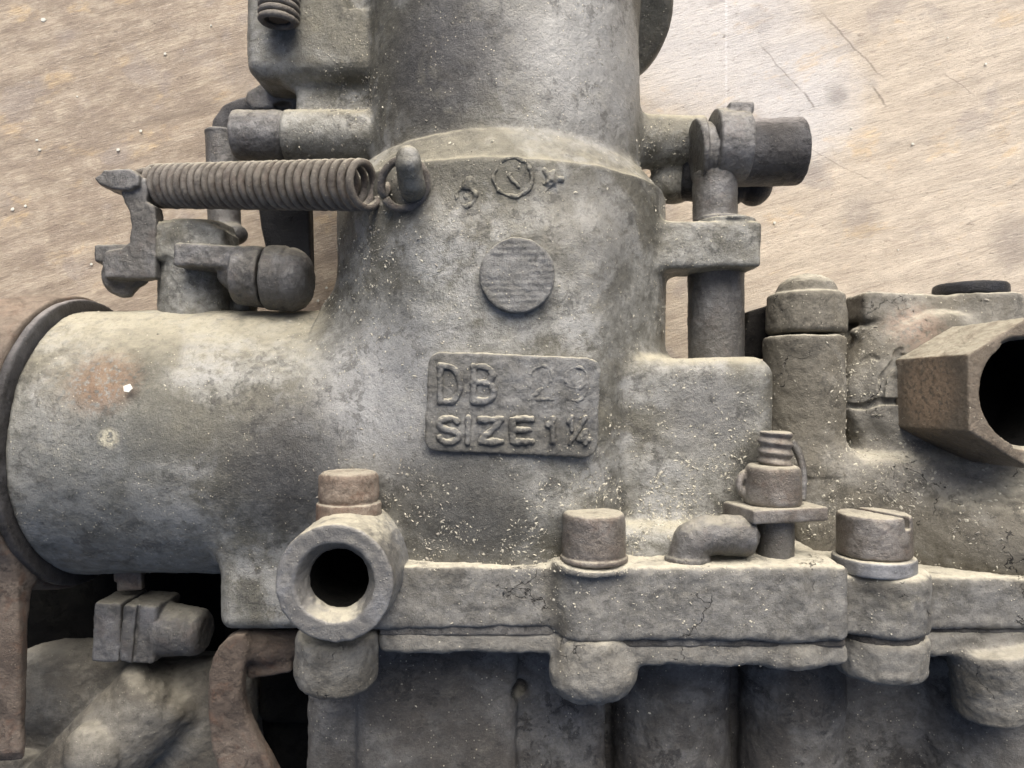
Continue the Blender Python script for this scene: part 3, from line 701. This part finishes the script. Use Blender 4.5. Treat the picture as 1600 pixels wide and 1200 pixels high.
# --- bowl cover joint along the lower half
def cover():
    s = Sdf(2.8)
    def blk(u0, u1, yt, yb, z0, z1, rd, k=0, zr=None):
        zr = z1 if zr is None else zr; x0, x1 = P(u0, 0, zr)[0], P(u1, 0, zr)[0]
        s.u(box(((x0 + x1) / 2, (yt + yb) / 2, (z0 + z1) / 2), ((x1 - x0) / 2, (yt - yb) / 2, (z1 - z0) / 2), rd), k)
    blk(560, 900, -219, -294, 120, 268, 7)
    blk(900, 1330, -214, -302, 80, 290, 9, 20)
    blk(1300, 1420, -231, -304, 80, 262, 9, 10)
    blk(1400, 1760, -247, -315, 60, 212, 9, 10)
    s.u(cyl((96, -213, 248), (96, -302, 248), 49, rd=7), 10)
    s.u(cyl((338, -215, 238), (338, -303, 238), 52, rd=8), 10)
    s.u(cyl((462, -232, 226), (462, -305, 226), 56, rd=9), 8)
    s.u(cyl(P(928, 878, 262), P(928, 890, 262), 46, rd=3), 6)
    fb = P(522, 912, 328); s.c(cyl(fb - V(0, 0, 280), fb, 45, rd=1), 0)
    s.u(ell(P(1258, 945, 288), (22, 22, 4)), 5)
    s.c(tube([P(1325, 925, 296), P(1325, 985, 296)], [1.2, 2.6]), 1)
    build('bowl_cover', s, 'cover', CARB, noise=((2.0, 60, 4, 71), (1.4, 18, 4, 73), (0.7, 7, 3, 7)))
    # lip of the bowl under the joint
    s = Sdf(2.6)
    blk(590, 890, -299, -327, 100, 262, 9)
    blk(880, 1330, -306, -336, 90, 280, 11, 16)
    s.u(cyl((462, -309, 222), (462, -364, 222), 57, 53, rd=12), 10)
    blk(1420, 1760, -318, -352, 60, 204, 10, 10)
    s.u(cyl((338, -306, 236), (338, -338, 236), 50, rd=10), 10)
    s.u(ell(P(925, 1048, 262), (54, 38, 42)), 12)
    s.u(cyl((95, -300, 258), (95, -350, 258), 44, 38, rd=14), 12)
    s.u(cyl(P(1545, 1005, 190), P(1552, 1112, 180), 48, 46, rd=8), 14)
    s.u(ell(P(1600, 1105, 180), (14, 14, 14)), 4)
    build('bowl_lip', s, 'lip', CARB, noise=((2.2, 50, 4, 81), (1.6, 16, 4, 83), (0.7, 7, 3, 7)))
    s = Sdf(2.6)
    blk(592, 890, -289, -304, 100, 263, 3); blk(880, 1322, -297, -311, 90, 281, 3); blk(1420, 1760, -312, -322, 60, 202, 3); s.u(cyl((462, -300, 222), (462, -314, 222), 52, rd=2))
    build('joint_gasket', s, 'bowl', CARB, noise=((1.8, 14, 4, 85),))
    # the bowl below
    s = Sdf(4)
    blk(548, 1470, -315, -640, -240, 84, 20)
    blk(548, 948, -315, -640, -240, 150, 14, 8)
    blk(555, 806, -320, -640, -100, 178, 16, 12)
    s.u(cyl(P(1047, 985, 84), P(1047, 1440, 84), 84, rd=10), 10)
    s.u(cyl(P(1234, 985, 96), P(1234, 1440, 96), 74, rd=10), 10)
    s.u(cyl(P(528, 1050, 120), P(528, 1400, 120), 40, rd=8), 16)
    blk(1330, 1490, -330, -640, -100, 90, 14, 8)
    s.u(cyl(P(1545, 1000, 60), P(1545, 1420, 60), 120, rd=10), 16)
    s.c(ell(P(812, 1078, 160), (14, 14, 30)), 5)
    s.c(tube([P(950, 1080, 160), P(950, 1300, 160)], 9), 6)
    build('float_bowl', s, 'bowl', CARB, noise=((2.5, 80, 4, 91), (1.6, 24, 4, 93), (0.7, 8, 3, 7)))
cover()

def drain():
    f = P(522, 912, 328); b = V(f[0] + 2, f[1] + 2, 190)
    s = Sdf(2.0); s.u(cyl(b, f, 70, 66.5, rd=2.5)); s.c(cyl(f - V(0, 0, 128), f + V(0, 0, 9), 34, rd=1), 2); s.c(cyl(f - V(0, 0, 24), f + V(0, 0, 3), 33, 47, rd=1), 2)
    build('drain_boss', s, 'ring', CARB, noise=((1.0, 30, 4, 96), (0.7, 9, 3, 7)), bore=(f, 37, 26))
    s = Sdf(2.0); s.u(cyl(P(528, 985, 258), P(528, 1066, 250), 50, 47, rd=10)); s.u(ell(P(505, 1040, 255), (34, 26, 38)), 10)
    build('drain_nut', s, 'lip', CARB, noise=((1.6, 22, 4, 97), (0.7, 7, 3, 7)))
drain()

def screw(c, r, h, seed, slot=False, washer=None, m='screw', dome=8, collar=None):
    """cheese-head screw standing along +Y; c = middle of the underside of the head"""
    c = np.asarray(c, np.float32); s = Sdf(1.7)
    s.u(cyl(c, c + V(0, h, 0), r, r * 0.97, rd=dome))
    s.u(cyl(c + V(0, -40, 0), c + V(0, 4, 0), r * 0.55, rd=2), 2)
    if collar: s.u(cyl(c + V(0, -collar[1], 0), c + V(0, 1, 0), collar[0], rd=3), 3)
    if slot: s.c(box(c + V(10, h + 2, 0), (6.5, 17, r * 1.4), 2, rot('y', 24)), 2)
    o = build('screw', s, m, CARB, noise=((1.0, 22, 4, seed), (0.4, 6, 3, seed + 2)))
    if washer:
        w = Sdf(1.7); w.u(cyl(c + V(0, -washer[1], 0), c + V(0, -0.5, 0), washer[0], rd=3)); w.c(cyl(c + V(0, -40, 0), c + V(0, 40, 0), r * 0.5, rd=1))
        build('washer', w, 'ring', o, noise=((0.8, 14, 3, seed + 5),))
def screws():
    x = P(545, 785, 235); screw(x, 37.5, 39, 101, collar=(40, 24), dome=9, m='rustscrew')
    x = P(928, 868, 262); screw(x, 38.5, 53, 111, dome=6, collar=(41, 6))
    x = P(1365, 866, 232); screw(x, 44, 52, 121, slot=True, washer=(48.5, 20), dome=4)
screws()

# --- stud with slab nut, spring wire and the bent feed pipe
def stud():
    z = 235
    s = Sdf(1.8); s.u(cyl(P(1212, 890, z), P(1212, 800, z), 22, rd=2)); build('stud', s, 'steel', CARB, noise=((0.7, 16, 3, 131),))
    s = Sdf(1.8); a = P(1210, 798, z); s.u(box(a, (51, 8.5, 36), 2.5, rot('y', 14))); build('stop_plate', s, 'screw', CARB, noise=((0.7, 20, 3, 133),))
    s = Sdf(1.8); s.u(cyl(P(1206, 790, z), P(1208, 726, z), 35, 33, rd=8)); s.u(torus(P(1172, 756, z - 4), (0.2, 0, 1), 15, 5), 3)
    build('collar_nut', s, 'screw', CARB, noise=((1.0, 16, 4, 135),))
    s = Sdf(1.5); s.u(cyl(P(1211, 735, z), P(1211, 674, z), 19.5, rip=(2.2, 12.5), rd=3)); build('threaded_bolt', s, 'screw', CARB, noise=((0.5, 10, 3, 137),))
    k = np.linspace(0, 1, 30); pts = np.array([(1 - t) ** 2 * P(1236, 690, z - 6) + 2 * t * (1 - t) * P(1262, 720, z) + t * t * P(1252, 782, z + 4) for t in k])
    co, q = sweep(pts, 5.0, 8, 3, 0.4); to_obj('wire_clip', co, q, M['steel'], CARB)
    s = Sdf(1.9); s.u(tube([P(1074, 892, 255), P(1075, 868, 255), P(1082, 846, 255), P(1104, 836, 255), P(1134, 836, 255), P(1156, 838, 255)], [23, 23, 23.5, 23.5, 23.5, 23.5]), 8)
    s.u(cyl(P(1124, 835, 255), P(1176, 838, 255), 24.5, rd=5), 2); s.u(cyl(P(1074, 888, 255), P(1074, 868, 255), 27, rd=4), 4)
    build('feed_elbow', s, 'steel', CARB, noise=((1.3, 24, 4, 139), (0.7, 7, 3, 1)))
stud()

# --- pump housing on the right, hex union nut
def pump():
    s = Sdf(2.8)
    s.u(cyl(P(1255, 724, 70), P(1255, 527, 70), 57, rd=5))
    s.u(box((600, -30, -75), (110, 130, 80), 30), 12)
    a = P(1575, 618, 60); s.u(cyl(V(632, -14, -60), V(632, -14, 40), 141, 141, rd=8), 2); s.u(cyl(V(636, -14, 30), V(637, -13, 72), 146, 140, rd=14), 2); s.u(cyl(V(636, -14, 60), V(638, -13, 92), 134, 110, rd=9), 6)
    s.u(box(P(1420, 486, 30), (85, 22, 36), 8, rot('z', -3)), 8)
    s.u(cyl(P(1535, 540, 40), P(1535, 462, 40), 52, rd=6), 14)
    s.u(ell(P(1380, 520, 45), (50, 14, 20)), 12)
    # lower apron that slopes out to the cover
    s.u(ell((690, -215, 20), (190, 120, 185)), 24)
    s.u(box((560, -180, 20), (160, 80, 110), 30), 30)
    s.u(cyl(P(1556, 728, 60), P(1556, 850, 60), 54, rd=6), 8)
    def on(u, v):                       # where the sight line meets the collar
        for z in np.linspace(112, -50, 160):
            p = P(u, v, z); rr = 147 if z < 60 else (147 - 12 * (z - 60) / 13 if z < 73 else 133 - 20 * (z - 73) / 20)
            if math.hypot(p[0] - 640, p[1] + 13) < rr and z < 94: return p
        return P(u, v, 60)
    for line, w in (([(1326, 634), (1350, 636), (1374, 627), (1396, 627), (1416, 628)], 3.6), ([(1377, 622), (1379, 590), (1398, 566), (1402, 552), (1409, 545)], 2.9), ([(1402, 552), (1420, 560)], 2.4),
                    ([(1394, 718), (1412, 706), (1432, 684)], 3.4), ([(1424, 712), (1446, 724), (1462, 728)], 2.6), ([(1345, 566), (1362, 556), (1372, 562)], 2.4)):
        s.c(tube([on(u, v) for u, v in line], [w * 1.1] + [w * 1.5] * (len(line) - 2) + [w]), 1)
    build('pump_housing', s, 'pump', CARB, noise=((2.0, 90, 4, 141), (1.5, 22, 4, 143), (0.7, 8, 3, 7)))
    s = Sdf(2.2); s.u(cyl(P(1259, 522, 66), P(1259, 458, 66), 57, 54, rd=9)); s.u(ell(P(1260, 458, 60), (44, 28, 40)), 6)
    build('pump_cap', s, 'pump', CARB, noise=((1.6, 30, 4, 151), (0.8, 8, 3, 7)))
    s = Sdf(2.4); s.u(uvprism([(1165, 488), (1205, 476), (1215, 560), (1150, 562)], 0, 30, 5)); build('clip_ear', s, 'soot', CARB, noise=((1.5, 20, 3, 7),))
    s = Sdf(2.0); s.u(cyl(P(1516, 464, 30), P(1516, 444, 30), 51, rd=6)); build('rubber_cap', s, 'black', CARB, noise=((1.0, 14, 3, 7),), label='black rubber cap on the pump boss')
    f = V(652, -11, 222); b = V(634, -13, 80); s = Sdf(2.0); s.u(hexa(b, f, 96, 3.0, math.radians(30))); tl = (f - b) / (f[2] - b[2]); s.c(cyl(f - tl * 120, f + tl * 12, 68, rd=1), 3)
    s2 = s; s2.c(cyl(f - V(0, 0, 7), f + V(0, 0, 2), 68, 74, rd=0.5), 2)
    build('union_nut', s2, 'brass', CARB, noise=((0.5, 60, 3, 161), (0.5, 8, 3, 7)), bore=(f, 72, 9, tl))

pump()

# --- lower left: base casting, adjusting bolt, bent lever
def lower_left():
    s = Sdf(3.4)
    s.u(box(P(190, 1150, -60), (230, 130, 60), 40)); s.u(ell(P(120, 1080, -30), (130, 85, 60)), 40)
    s.u(cyl(P(70, 1275, 40), P(262, 1068, 22), 70, 62, rd=22), 7)
    s.u(ell(P(320, 1140, -20), (70, 110, 40)), 30)
    s.u(ell(P(146, 1176, 86), (40, 42, 30)), 6); s.u(cyl(P(40, 1160, -10), P(40, 1235, -10), 50, rd=10), 6)
    s.c(tube([P(143, 1126, 104), P(160, 1113, 102), P(172, 1108, 99), P(188, 1118, 96)], [4, 5.5, 5.5, 4]), 2)
    build('base_casting', s, 'base', CARB, noise=((3.0, 70, 4, 171), (1.4, 18, 4, 173), (0.7, 8, 3, 7)))
    s = Sdf(5); s.u(box((-620, -330, -215), (480, 210, 50), 20)); s.u(box((-320, -500, -150), (160, 160, 80), 20), 10); s.u(box((-300, -400, -120), (110, 150, 90), 20), 10); build('gap_shade', s, 'bore', CARB, noise=((3, 60, 3, 4),))  # added black blocks that stand in for the shade in the gaps
    s = Sdf(2.0); s.u(box(P(188, 975, 30), (20, 44, 40), 4, rot('z', -3))); s.u(box(P(236, 978, 32), (26, 43, 40), 6, rot('z', -4)), 2); s.c(box(P(212, 976, 74), (2.5, 60, 8), 1, rot('z', -5)), 1)
    s.u(cyl(P(250, 982, 36), P(322, 988, 44), 40, 33, rd=12), 3); s.c(tube([P(300, 960, 80), P(312, 974, 78)], 2.5), 1)
    build('adjusting_bolt', s, 'steel', CARB, noise=((1.2, 24, 4, 175), (0.8, 8, 3, 7)))
    s = Sdf(2.0); s.u(box(P(204, 904, 40), (19, 17, 6), 2, rot('z', 4))); s.u(box(P(204, 890, 20), (14, 14, 24), 3), 2); build('locking_tab', s, 'screw', CARB)
    s = Sdf(2.2)
    edge = [(328, 1075), (330, 1048), (336, 1026), (345, 1008), (357, 995), (372, 987), (386, 988), (392, 1000), (390, 1024), (384, 1046), (382, 1070), (384, 1092), (392, 1118), (406, 1148), (424, 1180), (446, 1220), (470, 1270), (480, 1300),
            (420, 1310), (380, 1270), (352, 1220), (336, 1170), (329, 1120)]
    s.u(uvprism(edge, 126, 150, 7))
    s.u(tube([P(384, 1006, 122), P(420, 1012, 112), P(458, 1006, 100)], [22, 24, 20]), 8)
    s.u(box(P(420, 1032, 112), (32, 20, 10), 6, rot('z', 10)), 8)
    build('bent_lever', s, 'rust', CARB, noise=((0.9, 60, 3, 181), (0.5, 9, 3, 7)), label='rust-brown bent flat lever')
lower_left()
print('sdf triangles', TRI[0])

# ---------------------------------------------------------------- loose crumbs of dust and grit on the casting
def crumbs():
    rng = np.random.default_rng(4)
    ico = np.array([(0, 0, 1), (.9, 0, .2), (.25, .85, .1), (-.75, .5, .15), (-.7, -.55, .2), (.3, -.9, .1), (0, 0, -.6)], np.float32)
    fc = np.array([(0, 1, 2), (0, 2, 3), (0, 3, 4), (0, 4, 5), (0, 5, 1), (6, 2, 1), (6, 3, 2), (6, 4, 3), (6, 5, 4), (6, 1, 5)])
    pale, grey = [], []
    def at(o, n, spots, lo, hi, out, up=0.0):
        me = o.data; k = len(me.vertices); co = np.empty(k * 3, np.float32); me.vertices.foreach_get('co', co); co = co.reshape(-1, 3) / S
        nr = np.empty(k * 3, np.float32); me.vertex_normals.foreach_get('vector', nr); nr = nr.reshape(-1, 3)
        w = (nr[:, 2] > -0.2).astype(np.float32) * 0.008
        for (c, r, a) in spots: w += a * np.exp(-np.sum((co - np.asarray(c)) ** 2, 1) / (r * r))
        w *= (fbm(co, 26, 3, 77) > -0.05) * (1 + up * np.clip(nr[:, 1], 0, 1)) * (nr[:, 2] > -0.3)
        i = rng.choice(k, n, p=w / w.sum())
        for j in i:
            s = 0.6 * lo + 0.5 * hi * rng.random() ** 4
            v = ico * (1 + 0.9 * (rng.random((7, 1)) - .5)) * s * np.array([1.25, rng.uniform(.3, .9), rng.uniform(.3, .8)])
            a = rng.random() * 6.28; R = np.array([[math.cos(a), -math.sin(a), 0], [math.sin(a), math.cos(a), 0], [0, 0, 1]])
            e1, e2, n_ = frame(nr[j] + 1e-3); g = rng.uniform(-2.2, 2.2, 2)
            out.append((v @ R.T) @ np.array([e1, e2, n_]) + co[j] + e1 * g[0] + e2 * g[1] + nr[j] * s * 0.1)
    ob = {o.name: o for o in CARB.children}
    at(ob['body'], 7000, [(P(1090, 760, 190), 95, 1.2), (P(1000, 800, 210), 80, 1.2), (P(800, 860, 215), 130, 0.9), (P(1030, 420, 60), 60, 1.0), (P(560, 150, 40), 60, 0.7), (P(1030, 230, 20), 60, .6), (P(600, 450, 180), 120, .35)], 0.9, 4.0, pale, 1.2)
    at(ob['body'], 1800, [(P(640, 820, 200), 80, 1), (P(560, 170, 40), 60, 1), (P(590, 350, 190), 60, .7)], 0.9, 4.6, grey)
    at(ob['bowl_cover'], 3000, [(P(740, 880, 250), 150, 1), (P(1000, 885, 260), 200, .8)], 0.8, 3.0, pale, 4)
    at(ob['pump_housing'], 2600, [(P(1310, 600, 60), 60, 1), (P(1310, 800, 100), 90, 1.3), (P(1420, 800, 80), 90, .7)], 0.9, 4.5, pale, 1)
    at(ob['pump_housing'], 900, [(P(1400, 790, 80), 90, 1), (P(1360, 515, 40), 40, 1)], 1, 5, grey)
    at(ob['name_plate'], 160, [], 0.7, 2.0, pale, 1)
    at(ob['bowl_lip'], 400, [], 0.7, 3, pale, 2); at(ob['float_bowl'], 500, [], 0.8, 3, pale, 1)
    at(ob['return_spring'], 160, [], 0.7, 2, pale, 1)
    for nm, lst, m in (('dust_crumbs', pale, 'crumb'), ('grit', grey, 'crumb2')):
        co = np.vstack(lst); f = np.vstack([fc + 7 * k for k in range(len(lst))])
        o = to_obj(nm, co, f, M[m], CARB, smooth=False); o['kind'] = 'stuff'
crumbs()

# ---------------------------------------------------------------- chips and flecks
def chip(name, c, r, seed, n=None, thick=1.0):
    rng = random.Random(seed); k = 5; c = np.asarray(c, np.float64)
    e1, e2, nn = frame(V(0, 0, 1) if n is None else n)
    ring = [(r * rng.uniform(.7, 1.1) * math.cos(i * 2 * math.pi / k), r * rng.uniform(.6, 1.0) * math.sin(i * 2 * math.pi / k)) for i in range(k)]
    top = [c + a * e1 + b * e2 + nn * thick for a, b in ring]; bot = [c + a * 1.05 * e1 + b * 1.05 * e2 for a, b in ring]
    co = np.array(top + bot + [c + nn * thick * 1.2]); f = []
    for i in range(k):
        j = (i + 1) % k; f.append((i, j, 2 * k)); f.append((k + i, k + j, j)); f.append((k + i, j, i))
    return co, np.array(f)
co, f = chip('paint_chip', P(200, 607, 195), 7.5, 3, n=(0.05, .28, .95))
o = to_obj('paint_chip', co, f, M['chip'], smooth=False); o['label'] = 'small white paint chip stuck on the side tube beside the rust spot'; o['category'] = 'paint chip'
cs, fs = [], []; b = 0
rng = random.Random(9)
spots = [(68, 31, 5), (58, 219, 3), (62, 234, 3), (143, 413, 3), (185, 234, 4), (220, 205, 3), (258, 84, 3), (121, 151, 2), (20, 327, 4), (40, 322, 3), (1426, 225, 3), (1210, 348, 3), (1400, 560, 3), (510, 450, 3), (497, 470, 3), (1330, 200, 2), (1540, 100, 3), (330, 40, 2)]
for i in range(24): spots.append((rng.uniform(-300, 1900), rng.uniform(-300, 1500), rng.uniform(1.0, 2.0)))
for i, (u, v, r) in enumerate(spots):
    co, f = chip('x', P(u, v, BOARD_Z - 2), r * 1.05, i, thick=1.2); cs.append(co); fs.append(f + b); b += len(co)
o = to_obj('paint_flecks', np.vstack(cs), np.vstack(fs), M['chip'], smooth=False); o['kind'] = 'stuff'; o['label'] = 'tiny white paint flecks scattered on the wooden board'
